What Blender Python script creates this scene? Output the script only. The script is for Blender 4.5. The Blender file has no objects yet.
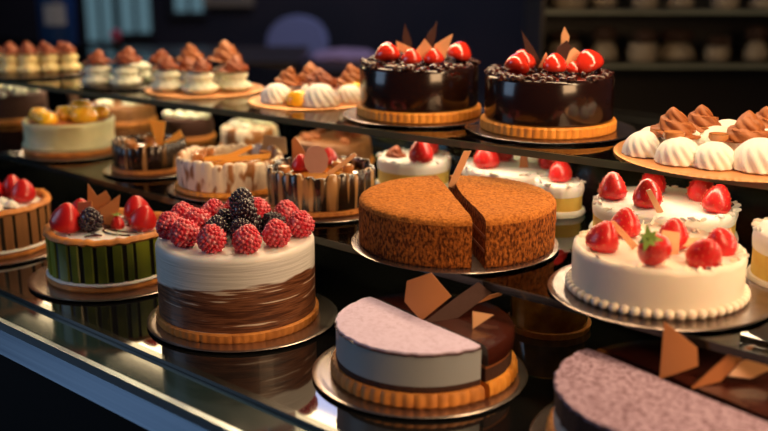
import bpy, bmesh, math, random
from math import sin, cos, pi, radians, sqrt
from mathutils import Vector, Matrix, noise
random.seed(7)
S = bpy.context.scene
C = S.collection

# ---------------- camera, world, lights, exposure ----------------
# World axes: X runs along the display case (towards the near right end), Y goes into the case, Z up; lower deck top is z = 0.
cd = bpy.data.cameras.new('camera'); cam = bpy.data.objects.new('camera', cd); C.objects.link(cam)
cam.location = (0, 0, .48); cam.rotation_euler = (radians(90-15.3), 0, radians(41.2))
cd.lens = 46.875; cd.sensor_width = 36; cd.clip_start = .02
cd.dof.use_dof = True; cd.dof.focus_distance = 1.26; cd.dof.aperture_fstop = 2.5
S.camera = cam
w = bpy.data.worlds.new('world'); S.world = w; w.use_nodes = True
w.node_tree.nodes['Background'].inputs[0].default_value = (.30, .42, .62, 1)
w.node_tree.nodes['Background'].inputs[1].default_value = .035
def area(name, loc, target, sx, sy, col, power):
    l = bpy.data.lights.new(name, 'AREA'); l.shape = 'RECTANGLE'; l.size = sx; l.size_y = sy; l.color = col; l.energy = power
    o = bpy.data.objects.new(name, l); C.objects.link(o); o.location = loc
    o.rotation_euler = (Vector(target)-Vector(loc)).to_track_quat('-Z', 'X').to_euler()
    return o
area('case_canopy_light', (-.75, 1.25, .85), (-.8, 1.0, 0), .10, 2.4, (1, .68, .38), 17)
area('case_end_light', (.35, .75, .62), (-.6, 1.05, .1), .35, .5, (1, .60, .30), 6.5)
area('added_shelf_fill', (-1.25, 1.20, .200), (-1.25, 1.14, .1), .012, 3.2, (1, .76, .48), 2.6)  # unseen strip added under the top shelf to brighten the cakes behind
area('street_window_light', (-2.6, -.7, .85), (-1.0, .9, .05), 1.2, 1.0, (.48, .70, 1), 8)
area('added_room_fill', (-3.2, 3.6, 2.0), (-3.2, 4.4, -.3), 1.5, 1.5, (.62, .66, 1), 26)  # unseen fill added to lift the dark room and its chairs
S.view_settings.view_transform = 'Standard'; S.view_settings.look = 'None'
S.view_settings.gamma = 1; S.view_settings.use_curve_mapping = False
S.view_settings.exposure = 0.15

# ---------------- materials ----------------
def mat(name, col, rough=.5, sss=0, metal=0, coat=0, emit=None, es=0, bump=None, mix=None, spec=.5, sheen=0):
    """mix=(colour2, scale xyz, lo, hi, detail) noise blend; bump=(scale, strength, distance)"""
    m = bpy.data.materials.new(name); m.use_nodes = True; nt = m.node_tree; N = nt.nodes; K = nt.links
    p = N['Principled BSDF']
    p.inputs['Base Color'].default_value = (*col, 1); p.inputs['Roughness'].default_value = rough
    p.inputs['Metallic'].default_value = metal; p.inputs['Coat Weight'].default_value = coat
    p.inputs['Coat Roughness'].default_value = .06
    p.inputs['Specular IOR Level'].default_value = spec
    if sss:
        p.inputs['Subsurface Weight'].default_value = sss; p.inputs['Subsurface Scale'].default_value = .006
        p.inputs['Subsurface Radius'].default_value = (1, .5, .3)
    if emit: p.inputs['Emission Color'].default_value = (*emit, 1); p.inputs['Emission Strength'].default_value = es
    tc = N.new('ShaderNodeTexCoord')
    if mix:
        c2, sc, lo, hi, det = mix
        mp = N.new('ShaderNodeMapping'); mp.inputs['Scale'].default_value = sc
        nz = N.new('ShaderNodeTexNoise'); nz.inputs['Scale'].default_value = 1; nz.inputs['Detail'].default_value = det
        cr = N.new('ShaderNodeValToRGB'); cr.color_ramp.elements[0].position = lo; cr.color_ramp.elements[1].position = hi
        cr.color_ramp.elements[0].color = (*col, 1); cr.color_ramp.elements[1].color = (*c2, 1)
        K.new(tc.outputs['Object'], mp.inputs[0]); K.new(mp.outputs[0], nz.inputs['Vector']); K.new(nz.outputs[0], cr.inputs[0])
        K.new(cr.outputs[0], p.inputs['Base Color'])
    if bump:
        b = N.new('ShaderNodeBump'); nb = N.new('ShaderNodeTexNoise'); nb.inputs['Scale'].default_value = bump[0]; nb.inputs['Detail'].default_value = 3
        b.inputs['Strength'].default_value = bump[1]; b.inputs['Distance'].default_value = bump[2]
        K.new(tc.outputs['Object'], nb.inputs['Vector']); K.new(nb.outputs[0], b.inputs['Height']); K.new(b.outputs[0], p.inputs['Normal'])
    return m
def glass(name, tint, ior=1.45):
    m = bpy.data.materials.new(name); m.use_nodes = True; nt = m.node_tree; nt.nodes.clear(); N = nt.nodes; K = nt.links
    o = N.new('ShaderNodeOutputMaterial'); mx = N.new('ShaderNodeMixShader'); t = N.new('ShaderNodeBsdfTransparent'); g = N.new('ShaderNodeBsdfGlossy'); fr = N.new('ShaderNodeFresnel')
    t.inputs[0].default_value = (*tint, 1); g.inputs['Roughness'].default_value = .03; fr.inputs[0].default_value = ior
    K.new(fr.outputs[0], mx.inputs[0]); K.new(t.outputs[0], mx.inputs[1]); K.new(g.outputs[0], mx.inputs[2]); K.new(mx.outputs[0], o.inputs[0])
    return m
M = {}
M['glass'] = glass('shelf_glass', (.90, .95, .92), 1.40)
M['glassedge'] = mat('glass_edge', (.075, .085, .055), .15, coat=.6, bump=(30, .2, .002))
M['darkedge'] = mat('dark_glass_edge', (.012, .014, .012), .2, coat=.4)
M['deck'] = mat('black_glass_deck', (.008, .008, .008), .05, spec=.9, coat=.5)
M['ledge'] = mat('teal_ledge', (.012, .028, .030), .10, spec=.5)
M['steel'] = mat('brushed_steel', (.10, .125, .16), .36, metal=1, mix=((.06, .08, .11), (1, 200, 200), .3, .7, 3))
M['chrome'] = mat('chrome_strip', (.70, .82, .88), .38, metal=1)
M['black'] = mat('black_panel', (.006, .006, .008), .5)
M['mirror'] = mat('dim_mirror_back', (.16, .18, .17), .10, metal=1)
M['plate'] = mat('silver_cake_board', (.46, .39, .36), .27, metal=.95, bump=(60, .15, .001))
M['platedark'] = mat('dull_metal_plate', (.24, .19, .18), .25, metal=.95, mix=((.34, .28, .26), (40, 40, 40), .35, .65, 4))
M['gold'] = mat('gold_card', (.85, .42, .17), .38, metal=.55, bump=(500, .3, .0008))
M['crust'] = mat('biscuit_crust', (.74, .28, .05), .6, mix=((.44, .14, .03), (45, 45, 45), .4, .75, 4), bump=(300, .4, .0008))
M['crustpale'] = mat('golden_biscuit', (.95, .38, .05), .55, mix=((.80, .27, .03), (60, 60, 60), .4, .75, 4), bump=(300, .3, .0006))
M['cream'] = mat('white_cream', (.92, .88, .82), .5, sss=.25, bump=(90, .25, .0008))
M['mousse'] = mat('white_mousse', (.80, .77, .74), .38, sss=.25)
M['bluemousse'] = mat('grey_white_mousse', (.40, .43, .47), .35, sss=.1)
M['ivory'] = mat('ivory_icing', (.86, .76, .64), .42, sss=.25, bump=(60, .12, .0006))
M['lemon'] = mat('lemon_layer', (.85, .62, .14), .5, sss=.2, mix=((.80, .50, .08), (50, 50, 50), .4, .7, 3))
M['puff'] = mat('pale_yellow_cream', (.80, .66, .32), .5, sss=.25)
M['mint'] = mat('cool_white_cream', (.74, .77, .62), .5, sss=.2)
M['choc'] = mat('dark_mirror_glaze', (.016, .005, .003), .18, coat=.35)
M['ganache'] = mat('ganache', (.05, .010, .006), .24, coat=.8, bump=(90, .6, .003))
M['choctop'] = mat('chocolate_top', (.075, .022, .014), .22, coat=.5, bump=(50, .5, .003))
M['sponge'] = mat('dark_sponge', (.055, .018, .010), .85, bump=(250, .8, .002))
M['mocha'] = mat('mocha_cream', (.38, .125, .035), .5, sss=.1, bump=(120, .25, .001))
M['mocha2'] = mat('red_brown_cream', (.28, .065, .018), .5, sss=.1, bump=(120, .25, .001))
M['shard'] = mat('milk_chocolate_sheet', (.50, .20, .075), .32, bump=(25, .2, .002))
M['shardpale'] = mat('caramel_sheet', (.80, .44, .22), .35, bump=(40, .3, .002))
M['sharddark'] = mat('dark_chocolate_sheet', (.055, .018, .013), .75, bump=(60, .6, .002))
M['shardorange'] = mat('orange_wafer', (.98, .44, .07), .5, bump=(40, .3, .002))
M['shardpink'] = mat('pink_brown_chocolate_disc', (.38, .19, .16), .6, bump=(60, .6, .002))
M['rasp'] = mat('raspberry', (.66, .018, .045), .35, sss=.25, mix=((.90, .42, .48), (220, 220, 160), .46, .78, 4), coat=.1)
M['straw'] = mat('strawberry', (.66, .018, .018), .32, coat=.25, mix=((.48, .008, .012), (40, 40, 40), .35, .7, 2))
M['cherry'] = mat('glazed_red_berry', (.74, .035, .015), .12, coat=1.0)
M['black_b'] = mat('blackberry', (.018, .007, .018), .22, coat=.6)
M['seed'] = mat('seed', (.62, .14, .05), .5)
M['leaf'] = mat('strawberry_leaf', (.22, .32, .05), .6)
M['amber'] = mat('amber_glaze', (.55, .24, .03), .12, coat=.8, mix=((.20, .07, .01), (30, 30, 30), .4, .7, 3))
M['peach'] = mat('peach_slice', (.98, .58, .02), .22, coat=.4, mix=((.95, .42, .02), (60, 60, 20), .4, .7, 2))
M['greenp'] = mat('green_panel', (.30, .34, .022), .35, coat=.2, mix=((.05, .08, .010), (14, 14, 10), .35, .7, 2))
M['brownp'] = mat('biscuit_panel', (.36, .16, .055), .5, mix=((.22, .085, .03), (60, 60, 8), .35, .7, 2))
M['darkp'] = mat('dark_gap', (.012, .009, .006), .3)
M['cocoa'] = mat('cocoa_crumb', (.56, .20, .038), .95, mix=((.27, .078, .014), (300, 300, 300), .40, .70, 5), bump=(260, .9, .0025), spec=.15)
M['cocoashade'] = mat('cocoa_crumb_shaded_side', (.42, .125, .022), .95, mix=((.10, .026, .007), (300, 300, 170), .40, .60, 5), bump=(230, 1, .003), spec=.15)  # speckled crumb, with the side's shade under overhead light put into the colour
M['powder'] = mat('lilac_powder', (.66, .56, .76), .95, mix=((.54, .43, .60), (200, 200, 200), .45, .75, 4), bump=(300, .5, .001), spec=.1)
M['powder2'] = mat('mauve_powder', (.40, .29, .38), .95, mix=((.16, .09, .12), (230, 230, 230), .42, .66, 3), bump=(250, .8, .002), spec=.1)
M['wdrip'] = mat('cream_caramel_streaks', (.90, .74, .56), .4, mix=((.34, .13, .03), (60, 60, 22), .49, .57, 2), bump=(60, .4, .003))
M['cdrip'] = mat('chocolate_gold_streaks', (.020, .009, .004), .25, mix=((.42, .22, .08), (85, 85, 7), .54, .64, 1), coat=.4)
M['paleside'] = mat('pale_fondant', (.74, .70, .42), .5, sss=.15, mix=((.50, .46, .24), (12, 12, 12), .4, .7, 2))
# swirled side of the berry cake: white above a wavy line, chocolate streaks below
def swirl_side():
    m = mat('chocolate_swirl_side', (.8, .8, .8), .4, coat=.15); nt = m.node_tree; N = nt.nodes; K = nt.links; p = N['Principled BSDF']
    tc = N.new('ShaderNodeTexCoord'); sp = N.new('ShaderNodeSeparateXYZ'); K.new(tc.outputs['Object'], sp.inputs[0])
    def nz(sc, det=2):
        mp = N.new('ShaderNodeMapping'); mp.inputs['Scale'].default_value = sc; n = N.new('ShaderNodeTexNoise'); n.inputs['Scale'].default_value = 1; n.inputs['Detail'].default_value = det
        K.new(tc.outputs['Object'], mp.inputs[0]); K.new(mp.outputs[0], n.inputs['Vector']); return n.outputs[0]
    def mth(op, a, b):
        x = N.new('ShaderNodeMath'); x.operation = op
        for i, v in enumerate((a, b)):
            if isinstance(v, (int, float)): x.inputs[i].default_value = v
            else: K.new(v, x.inputs[i])
        return x.outputs[0]
    def ramp(f, stops):
        r = N.new('ShaderNodeValToRGB'); e = r.color_ramp.elements
        e[0].position, e[0].color = stops[0][0], (*stops[0][1], 1); e[1].position, e[1].color = stops[-1][0], (*stops[-1][1], 1)
        for q, c in stops[1:-1]: x = e.new(q); x.color = (*c, 1)
        K.new(f, r.inputs[0]); return r.outputs[0]
    edge = mth('SUBTRACT', mth('ADD', sp.outputs[2], mth('MULTIPLY', nz((10, 10, 70), 3), .035)), mth('ADD', mth('MULTIPLY', sp.outputs[0], .10), .081))
    mask = ramp(mth('ADD', mth('MULTIPLY', edge, 60), .5), [(.4, (0, 0, 0)), (.6, (1, 1, 1))])
    brown = ramp(nz((11, 11, 260), 3), [(.0, (.03, .010, .006)), (.42, (.09, .028, .012)), (.50, (.26, .10, .045)), (.56, (.10, .03, .014)), (.62, (.30, .13, .07)), (.655, (.72, .60, .50)), (1, (.8, .74, .68))])
    mx = N.new('ShaderNodeMix'); mx.data_type = 'RGBA'; K.new(mask, mx.inputs[0]); K.new(brown, mx.inputs[6]); mx.inputs[7].default_value = (.78, .76, .74, 1)
    K.new(mx.outputs[2], p.inputs['Base Color'])
    b = N.new('ShaderNodeBump'); b.inputs['Strength'].default_value = .6; b.inputs['Distance'].default_value = .002; K.new(nz((11, 11, 260), 3), b.inputs['Height']); K.new(b.outputs[0], p.inputs['Normal'])
    return m
M['swirl'] = swirl_side()

# ---------------- helpers ----------------
RX, RY = sin(radians(48.8)), cos(radians(48.8))       # camera-right direction along the ground
AX, AY = -RY, RX                                      # away-from-camera direction along the ground
def off(c, right, away, up=0): return (c[0]+RX*right+AX*away, c[1]+RY*right+AY*away, c[2]+up)
def mesh_of(bm, name, mats, angle=35):
    bmesh.ops.recalc_face_normals(bm, faces=bm.faces)
    me = bpy.data.meshes.new(name); bm.to_mesh(me); bm.free()
    for m in (mats if isinstance(mats, (list, tuple)) else [mats]): me.materials.append(m)
    me.polygons.foreach_set('use_smooth', [True]*len(me.polygons)); me.set_sharp_from_angle(angle=radians(angle))
    return me
def link(name, data, loc=(0, 0, 0), rot=(0, 0, 0), parent=None, scale=(1, 1, 1)):
    o = bpy.data.objects.new(name, data); C.objects.link(o); o.location = loc; o.rotation_euler = rot; o.scale = scale
    if parent: o.parent = parent
    return o
def tag(o, label, cat, group=None, kind=None):
    if label: o['label'] = label
    if cat: o['category'] = cat
    if group: o['group'] = group
    if kind: o['kind'] = kind
    return o
def thing(name, label, cat, loc, rot=0, group=None): return tag(link(name, None, loc, (0, 0, rot)), label, cat, group)
def part(name, bm, mats, parent, angle=35, loc=(0, 0, 0), rot=(0, 0, 0)): return link(name, mesh_of(bm, name, mats, angle), loc, rot, parent)
def box(bm, x0, x1, y0, y1, z0, z1, mi=0):
    v = [bm.verts.new((x, y, z)) for x in (x0, x1) for y in (y0, y1) for z in (z0, z1)]
    for f in ((0, 1, 3, 2), (4, 6, 7, 5), (0, 4, 5, 1), (2, 3, 7, 6), (0, 2, 6, 4), (1, 5, 7, 3)):
        bm.faces.new([v[i] for i in f]).material_index = mi
    return v
def structure(name, x0, x1, y0, y1, z0, z1, m):
    bm = bmesh.new(); box(bm, x0, x1, y0, y1, z0, z1); return tag(link(name, mesh_of(bm, name, m)), None, None, kind='structure')
def revolve(bm, prof, t0=0, t1=2*pi, n=96, fn=None, mf=None):
    """sweep profile [(r,z)] about z; r=0 ends are fans; part sweeps get flat cut faces. fn(r,z,t)->(r,z); mf(i,j)->material"""
    full = abs((t1-t0)-2*pi) < 1e-6
    cnt = n if full else n+1; rings = []
    poles = {}
    for i in range(cnt):
        t = t0+(t1-t0)*i/n; row = []
        for j, (r, z) in enumerate(prof):
            if r <= 1e-7:
                if j not in poles: poles[j] = bm.verts.new((0, 0, z))
                row.append(poles[j]); continue
            rr, zz = fn(r, z, t) if fn else (r, z)
            row.append(bm.verts.new((rr*cos(t), rr*sin(t), zz)))
        rings.append(row)
    for i in range(n):
        a, b = rings[i], rings[(i+1) % cnt]
        for j in range(len(prof)-1):
            q = []
            for v in (a[j], b[j], b[j+1], a[j+1]):
                if v not in q: q.append(v)
            if len(q) > 2:
                f = bm.faces.new(q)
                if mf: f.material_index = mf(i, j)
    if not full:
        for row in (rings[0], rings[-1]):
            try: bm.faces.new(row)
            except Exception: pass
def rev(prof, **k): bm = bmesh.new(); revolve(bm, prof, **k); return bm
def flute(n, a): return lambda r, z, t: (r*(1+a*abs(sin(n*t/2))), z)
def nfn(amp, sc=20, ztop=None, zamp=0):
    def f(r, z, t):
        d = noise.noise(Vector((r*cos(t)*sc, r*sin(t)*sc, z*sc)))
        d2 = noise.noise(Vector((cos(t)*sc*.3, sin(t)*sc*.3, 5)))
        return r+amp*d, z+(zamp*d2 if ztop is not None and z > ztop else 0)
    return f
def ball(bm, c, r, sub=1, sc=(1, 1, 1), rot=None):
    m = Matrix.Translation(c) @ (rot.to_4x4() if rot else Matrix()) @ Matrix.Diagonal((r*sc[0], r*sc[1], r*sc[2], 1))
    bmesh.ops.create_icosphere(bm, subdivisions=sub, radius=1, matrix=m)
def disc_profile(R, h, bev=.002, k=4):
    p = [(0, 0), (R, 0)]
    for i in range(k+1):
        a = pi/2*i/k; p.append((R-bev+bev*cos(a), h-bev+bev*sin(a)))
    return p+[(R*.8, h), (R*.5, h), (0, h)]

# ---------------- the display case and room shell ----------------
M_, T_ = .100, .218           # heights of the middle and top shelf surfaces
structure('trim_1', -3.4, .7, .665, 1.47, -.03, 0, M['deck'])                 # black glass deck
structure('trim_2', -3.4, .7, .600, .665, -.03, -.004, M['ledge'])            # ledge in front of it
structure('trim_3', -3.4, .7, .592, .600, -.012, 0, M['chrome'])
structure('trim_4', -3.4, .7, .655, .665, -.0035, .0015, M['darkedge'])
bm = bmesh.new(); v = [bm.verts.new(p) for p in ((-3.4, .592, -.012), (.7, .592, -.012), (.7, .574, -.032), (-3.4, .574, -.032), (-3.4, .60, -.032), (.7, .60, -.032), (.7, .60, -.012), (-3.4, .60, -.012))]
for f in ((0, 1, 2, 3), (3, 2, 5, 4), (4, 5, 6, 7), (7, 6, 1, 0), (0, 3, 4, 7), (1, 6, 5, 2)): bm.faces.new([v[i] for i in f])
tag(link('trim_5', mesh_of(bm, 'trim_5', M['steel'])), None, None, kind='structure')
structure('trim_6', -3.4, .7, .62, 1.49, -.85, -.036, M['black'])             # case base
structure('trim_7', -3.4, .7, 1.47, 1.49, -.03, .205, M['mirror'])            # dim mirrored back
structure('trim_8', -3.4, .7, 1.455, 1.47, .195, .207, M['black'])
structure('floor', -9, 3, -2.5, 9, -.87, -.852, mat('dark_floor', (.03, .024, .02), .35, mix=((.018, .014, .012), (3, 3, 3), .4, .6, 2)))
def slab(bm, ya, yb, y1, z0, z1):     # front edge runs from Y=ya at the far end to Y=yb at the near end
    vs = [bm.verts.new((x, y, z)) for z in (z0, z1) for x, y in ((-3.4, ya), (.7, yb), (.7, y1+(yb-ya if y1 < ya+.1 else 0)), (-3.4, y1))]
    for f in ((0, 1, 2, 3), (4, 5, 6, 7), (0, 1, 5, 4), (1, 2, 6, 5), (2, 3, 7, 6), (3, 0, 4, 7)): bm.faces.new([vs[i] for i in f])
def shelf(name, y0, y1, z, label, em='glassedge', skew=0):
    t = thing(name, label, 'shelf', (0, 0, z-.010)); ya, yb = y0, y0+skew
    bm = bmesh.new(); slab(bm, ya+.003, yb+.003, y1, 0, .010); part('glass_panel', bm, M['glass'], t)
    bm = bmesh.new(); slab(bm, ya, yb, ya+.0028, .0003, .0097); part('polished_edge', bm, M[em], t)
    bm = bmesh.new()
    for x in (-3.2, -2.45, .5):
        box(bm, x, x+.012, y0+.25, 1.468, -.012, -.0005)
    b = part('bracket', bm, M['black'], t); b['label'] = 'slim black arms under the glass'
shelf('glass_shelf', .905, 1.468, M_, 'middle glass shelf carrying the cut cocoa cake and strawberry cakes', 'darkedge')
shelf('glass_shelf', .852, 1.468, T_, 'top glass shelf carrying the two glazed chocolate cakes and meringue boards', skew=.362)

# strip lamp hung over the case (its reflection streaks the front ledge)
t = thing('strip_lamp', 'long warm strip lamp hung above the back of the case', 'lamp', (-1.85, 1.36, .50))
bm = bmesh.new()
bmesh.ops.create_cone(bm, cap_ends=True, segments=16, radius1=.018, radius2=.018, depth=1.5, matrix=Matrix.Rotation(pi/2, 4, 'Y'))
part('tube', bm, mat('lamp_tube', (1, .8, .5), .5, emit=(1, .74, .40), es=14), t)
bm = bmesh.new(); box(bm, -.77, .77, -.025, .025, .020, .042)
for x in (-.765, .755): box(bm, x, x+.01, -.016, .016, -.016, .0205)
part('housing', bm, M['black'], t)
bm = bmesh.new()
for x in (-.5, .5): bmesh.ops.create_cone(bm, cap_ends=True, segments=8, radius1=.003, radius2=.003, depth=1.42, matrix=Matrix.Translation((x, 0, .752)))
part('hanger', bm, M['black'], t)

# ---------------- small edible pieces ----------------
def fib(n):
    for i in range(n):
        z = 1-2*(i+.5)/n; a = i*2.399963; r = sqrt(1-z*z); yield Vector((r*cos(a), r*sin(a), z))
def make_rasp(R, H, n, name, m, pr):
    bm = bmesh.new(); ball(bm, (0, 0, H*.45), R*.86, 2, (1, 1, H/R*.52))
    for k, p in enumerate(fib(n)):
        z = p.z; s = 1-.34*max(0, z)
        q = Vector((p.x*R*.86*s, p.y*R*.86*s, H*.46+z*H*.46)); q *= 1+random.uniform(-.03, .03)
        if q.z < .001: q.z = .001
        ball(bm, q, pr*random.uniform(.9, 1.12), 1)
    return mesh_of(bm, name, m, 80)
RASP = make_rasp(.0178, .034, 118, 'raspberry', M['rasp'], .0028)
BLACK = make_rasp(.0158, .032, 84, 'blackberry', M['black_b'], .0031)
def make_straw(R, H, m, seeds=True):
    prof = [(0, 0), (R*.55, .0), (R*.9, H*.10), (R, H*.26), (R*.94, H*.45), (R*.76, H*.66), (R*.50, H*.84), (R*.25, H*.96), (0, H)]
    bm = rev(prof, n=28, fn=lambda r, z, t: (r*(1+.05*sin(2*t+z*90)+.03*sin(3*t)), z))
    bmesh.ops.subdivide_edges(bm, edges=bm.edges, cuts=1, use_grid_fill=True, smooth=.5)
    if seeds:
        n0 = len(bm.faces)
        for i in range(60):
            z = H*(.08+.86*i/60); a = i*2.4
            for j in range(len(prof)-1):
                if prof[j][1] <= z <= prof[j+1][1] and prof[j+1][1] > prof[j][1]:
                    f = (z-prof[j][1])/(prof[j+1][1]-prof[j][1]); r = prof[j][0]*(1-f)+prof[j+1][0]*f
            ball(bm, (r*1.02*cos(a), r*1.02*sin(a), z), .0007, 1, (1, 1, 1.6))
        bm.faces.ensure_lookup_table()
        for f in bm.faces[n0:]: f.material_index = 1
    return mesh_of(bm, 'strawberry', [m, M['seed']], 60)
STRAW = make_straw(.0165, .032, M['straw']); CHERRY = make_straw(.0165, .024, M['cherry'], False); BIGRED = make_straw(.0185, .035, M['straw'], False)
def calyx_mesh():
    bm = bmesh.new()
    for k in range(7):
        a = k*2*pi/7; L = .011+.003*(k % 2); d = Vector((cos(a), sin(a), 0)); s = Vector((-sin(a), cos(a), 0))
        row = []
        for u, wd, z in ((.1, .0016, .002), (.5, .0028, .003), (1, .0002, .0+.003*(k % 3))):
            row.append([bm.verts.new(d*L*u+s*wd*q+Vector((0, 0, z+dz))) for q in (-1, 1) for dz in (0, .0006)])
        for A, B in zip(row, row[1:]):
            for f in ((0, 1, 3, 2),): pass
            for i, j in ((0, 1), (1, 3), (3, 2), (2, 0)): bm.faces.new((A[i], A[j], B[j], B[i]))
        bm.faces.new([row[0][i] for i in (0, 1, 3, 2)]); bm.faces.new([row[2][i] for i in (0, 2, 3, 1)])
    bmesh.ops.create_cone(bm, cap_ends=True, segments=6, radius1=.0014, radius2=.0009, depth=.009, matrix=Matrix.Translation((0, 0, .006)))
    return mesh_of(bm, 'calyx', M['leaf'], 30)
CALYX = calyx_mesh()
def berry(kind, loc, label, group=None, s=1, tilt=(0, 0), rz=None, leaf=False):
    data, name = {'rasp': (RASP, 'raspberry'), 'black': (BLACK, 'blackberry'), 'straw': (STRAW, 'strawberry'), 'cherry': (CHERRY, 'glazed_berry'), 'big': (BIGRED, 'red_berry')}[kind]
    s *= random.uniform(.97, 1.03)
    o = link(name, data, loc, (tilt[0], tilt[1], random.uniform(0, 6) if rz is None else rz), None, (s, s, s))
    tag(o, label, {'rasp': 'raspberry', 'black': 'blackberry', 'straw': 'strawberry', 'cherry': 'berry', 'big': 'berry'}[kind], group)
    if leaf:
        c = link('calyx', CALYX, (0, 0, .031) if leaf == 1 else (.002, -.004, .030), (0, 0, 0), o); c['label'] = 'green leafy calyx'
    return o
def sheet(name, pts, th, m, loc, rot, label, cat='chocolate shard', bend=0, group=None, bevel=.0004):
    """flat outline pts (x across, z up) given real thickness and a bend about the vertical"""
    bm = bmesh.new(); n = len(pts)
    cx = sum(p[0] for p in pts)/n; cz = sum(p[1] for p in pts)/n
    # densify towards the centre for the bend
    outer = []
    for i in range(n):
        a, b = pts[i], pts[(i+1) % n]
        for k in range(4): outer.append((a[0]+(b[0]-a[0])*k/4, a[1]+(b[1]-a[1])*k/4))
    rings = []
    for sgn in (-1, 1):
        rr = []
        for f in (1, .66, .33):
            rr.append([bm.verts.new((cx+(x-cx)*f, sgn*th/2+bend*((cx+(x-cx)*f)**2), cz+(z-cz)*f)) for x, z in outer])
        c = bm.verts.new((cx, sgn*th/2+bend*cx*cx, cz)); rings.append((rr, c))
    N = len(outer)
    for rr, c in rings:
        for A, B in zip(rr, rr[1:]):
            for i in range(N): bm.faces.new((A[i], A[(i+1) % N], B[(i+1) % N], B[i]))
        for i in range(N): bm.faces.new((rr[-1][i], rr[-1][(i+1) % N], c))
    A, B = rings[0][0][0], rings[1][0][0]
    for i in range(N): bm.faces.new((A[i], A[(i+1) % N], B[(i+1) % N], B[i]))
    return tag(link(name, mesh_of(bm, name, m, 40), loc, rot), label, cat, group)
YR = radians(41.2)      # turns local x to camera-right
def face(deg=0): return YR+radians(deg)
def swirl_bm(R, H, lobes=7, twist=2.2, amp=.13, tiers=1, flat=.0):
    prof = [(0, 0), (R*.80, 0)]
    K = 16
    for i in range(1, K):
        u = i/K
        base = (1-u)**.75 if tiers == 0 else sqrt(max(0, 1-u**2.4))
        bulge = 1+(.20*sin(u*tiers*2*pi-1.2) if tiers > 1 else 0)
        prof.append((max(R*base*bulge, .0006), H*u))
    prof.append((0, H))
    return rev(prof, n=72, fn=lambda r, z, t: (r*(1+amp*(abs(sin((lobes*t+twist*2*pi*z/H)/2))-.5)*min(1, (H-z)/H*2.2)), z))
def cone_swirl_bm(R, H, turns=3.2):
    """piped soft-serve curl: one thick tapering rope wound upward"""
    bm = bmesh.new(); n = 110; rows = []
    for i in range(n):
        u = i/(n-1); a = u*turns*2*pi; rad = R*.58*(1-u)**.9; tube = R*(.50*(1-u)**.8+.05)
        z = tube*.75+u*(H-tube*1.1)
        c = Vector((cos(a)*rad, sin(a)*rad, z)); d = Vector((cos(a), sin(a), 0)); row = []
        for k in range(12):
            b = k*pi/6; q = tube*(1+.10*cos(5*b))
            row.append(bm.verts.new(c+d*cos(b)*q+Vector((0, 0, 1))*sin(b)*q*.8))
        rows.append(row)
    for A, B in zip(rows, rows[1:]):
        for k in range(12): bm.faces.new((A[k], A[(k+1) % 12], B[(k+1) % 12], B[k]))
    bm.faces.new(rows[0]); bm.faces.new(rows[-1])
    return bm
def curl_bm(R, H, turns, lobes=6, amp=.16):
    prof = [(0, 0), (R*.78, 0), (R*.94, H*.05)]; K = 34
    for i in range(2, K):
        u = i/K; prof.append((R*((1-u)**.70)*(1.04 if u < .3 else 1)+.0012*(1-u), H*u))
    prof.append((0, H))
    def f(r, z, t):
        u = z/H; w = (t/(2*pi)+turns*u) % 1.0
        return (r*(1+.32*(w-.5)*min(1, 4*(1-u))+amp*(abs(sin((lobes*t+5*u*pi)/2))-.5)*min(1, 3*(1-u))), z)
    bm = rev(prof, n=84, fn=f)
    for v in bm.verts: u = v.co.z/H; v.co.x += R*.16*u*u*sin(u*5); v.co.y += R*.12*u*u
    return bm
W_FLAT = mesh_of(swirl_bm(.026, .031, 13, 1.7, .12), 'meringue_rosette', M['cream'], 60)
W_TALL = mesh_of(swirl_bm(.029, .046, 11, 1.6, .06, 2), 'cream_puff', M['mint'], 60)
W_PUFF = mesh_of(swirl_bm(.019, .040, 7, .6, .08, 2), 'cream_puff', M['puff'], 60)
B_CONE = mesh_of(curl_bm(.025, .034, 2.6), 'mocha_curl', M['mocha'], 60)
B_CONE2 = mesh_of(curl_bm(.0205, .024, 2.0, 7, .12), 'mocha_curl', M['mocha2'], 60)
def disc_m(R, h):
    return rev([(0, 0), (R*.8, 0), (R, h*.4), (R*.97, h), (R*.6, h*.85), (0, h*.8)], n=32)
COIN = mesh_of(disc_m(.010, .007), 'caramel_drop', mat('caramel_drop', (.50, .20, .06), .2, coat=.6), 40)
FRUIT = mesh_of(rev([(0, 0), (.014, .001), (.016, .008), (.011, .017), (0, .019)], n=24), 'apricot_half', M['peach'], 60)
def pastry(data, loc, label, cat, group=None, s=1.0, rz=None, sz=None, tilt=(0, 0)):
    return tag(link(data.name.split('.')[0], data, loc, (tilt[0], tilt[1], random.uniform(0, 6) if rz is None else rz), None, (s, s, sz or s)), label, cat, group)

# ---------------- plates ----------------
def plate(R, loc, label, m='plate', cat='plate'):
    p = [(0, .0010), (R*.70, .0010), (R*.74, 0), (R*.80, 0), (R*.95, .0012), (R, .0036), (R-.0015, .0044), (R*.93, .0034), (R*.88, .0030), (0, .0030)]
    bm = rev(p, n=128); return tag(link('cake_plate', mesh_of(bm, 'cake_plate', M[m], 50), loc), label, cat)
def doily(R, loc, label):
    p = [(0, 0), (R*.93, 0), (R*.985, .0008), (R, .0016), (R*.985, .0026), (R*.93, .0022), (R*.9, .0018), (0, .0018)]
    n = int(2*pi*R/.0085)
    bm = rev(p, n=n*6, fn=lambda r, z, t: (r*(1+(.022*abs(sin(n*t/2)) if r > R*.95 else 0)), z+(.0006*abs(sin(n*t/2)) if r > R*.92 and z > 0 else 0)))
    return tag(link('gold_cake_board', mesh_of(bm, 'gold_cake_board', M['gold'], 50), loc), label, 'cake board')
PZ = .0031   # cake bottom above shelf

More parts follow.
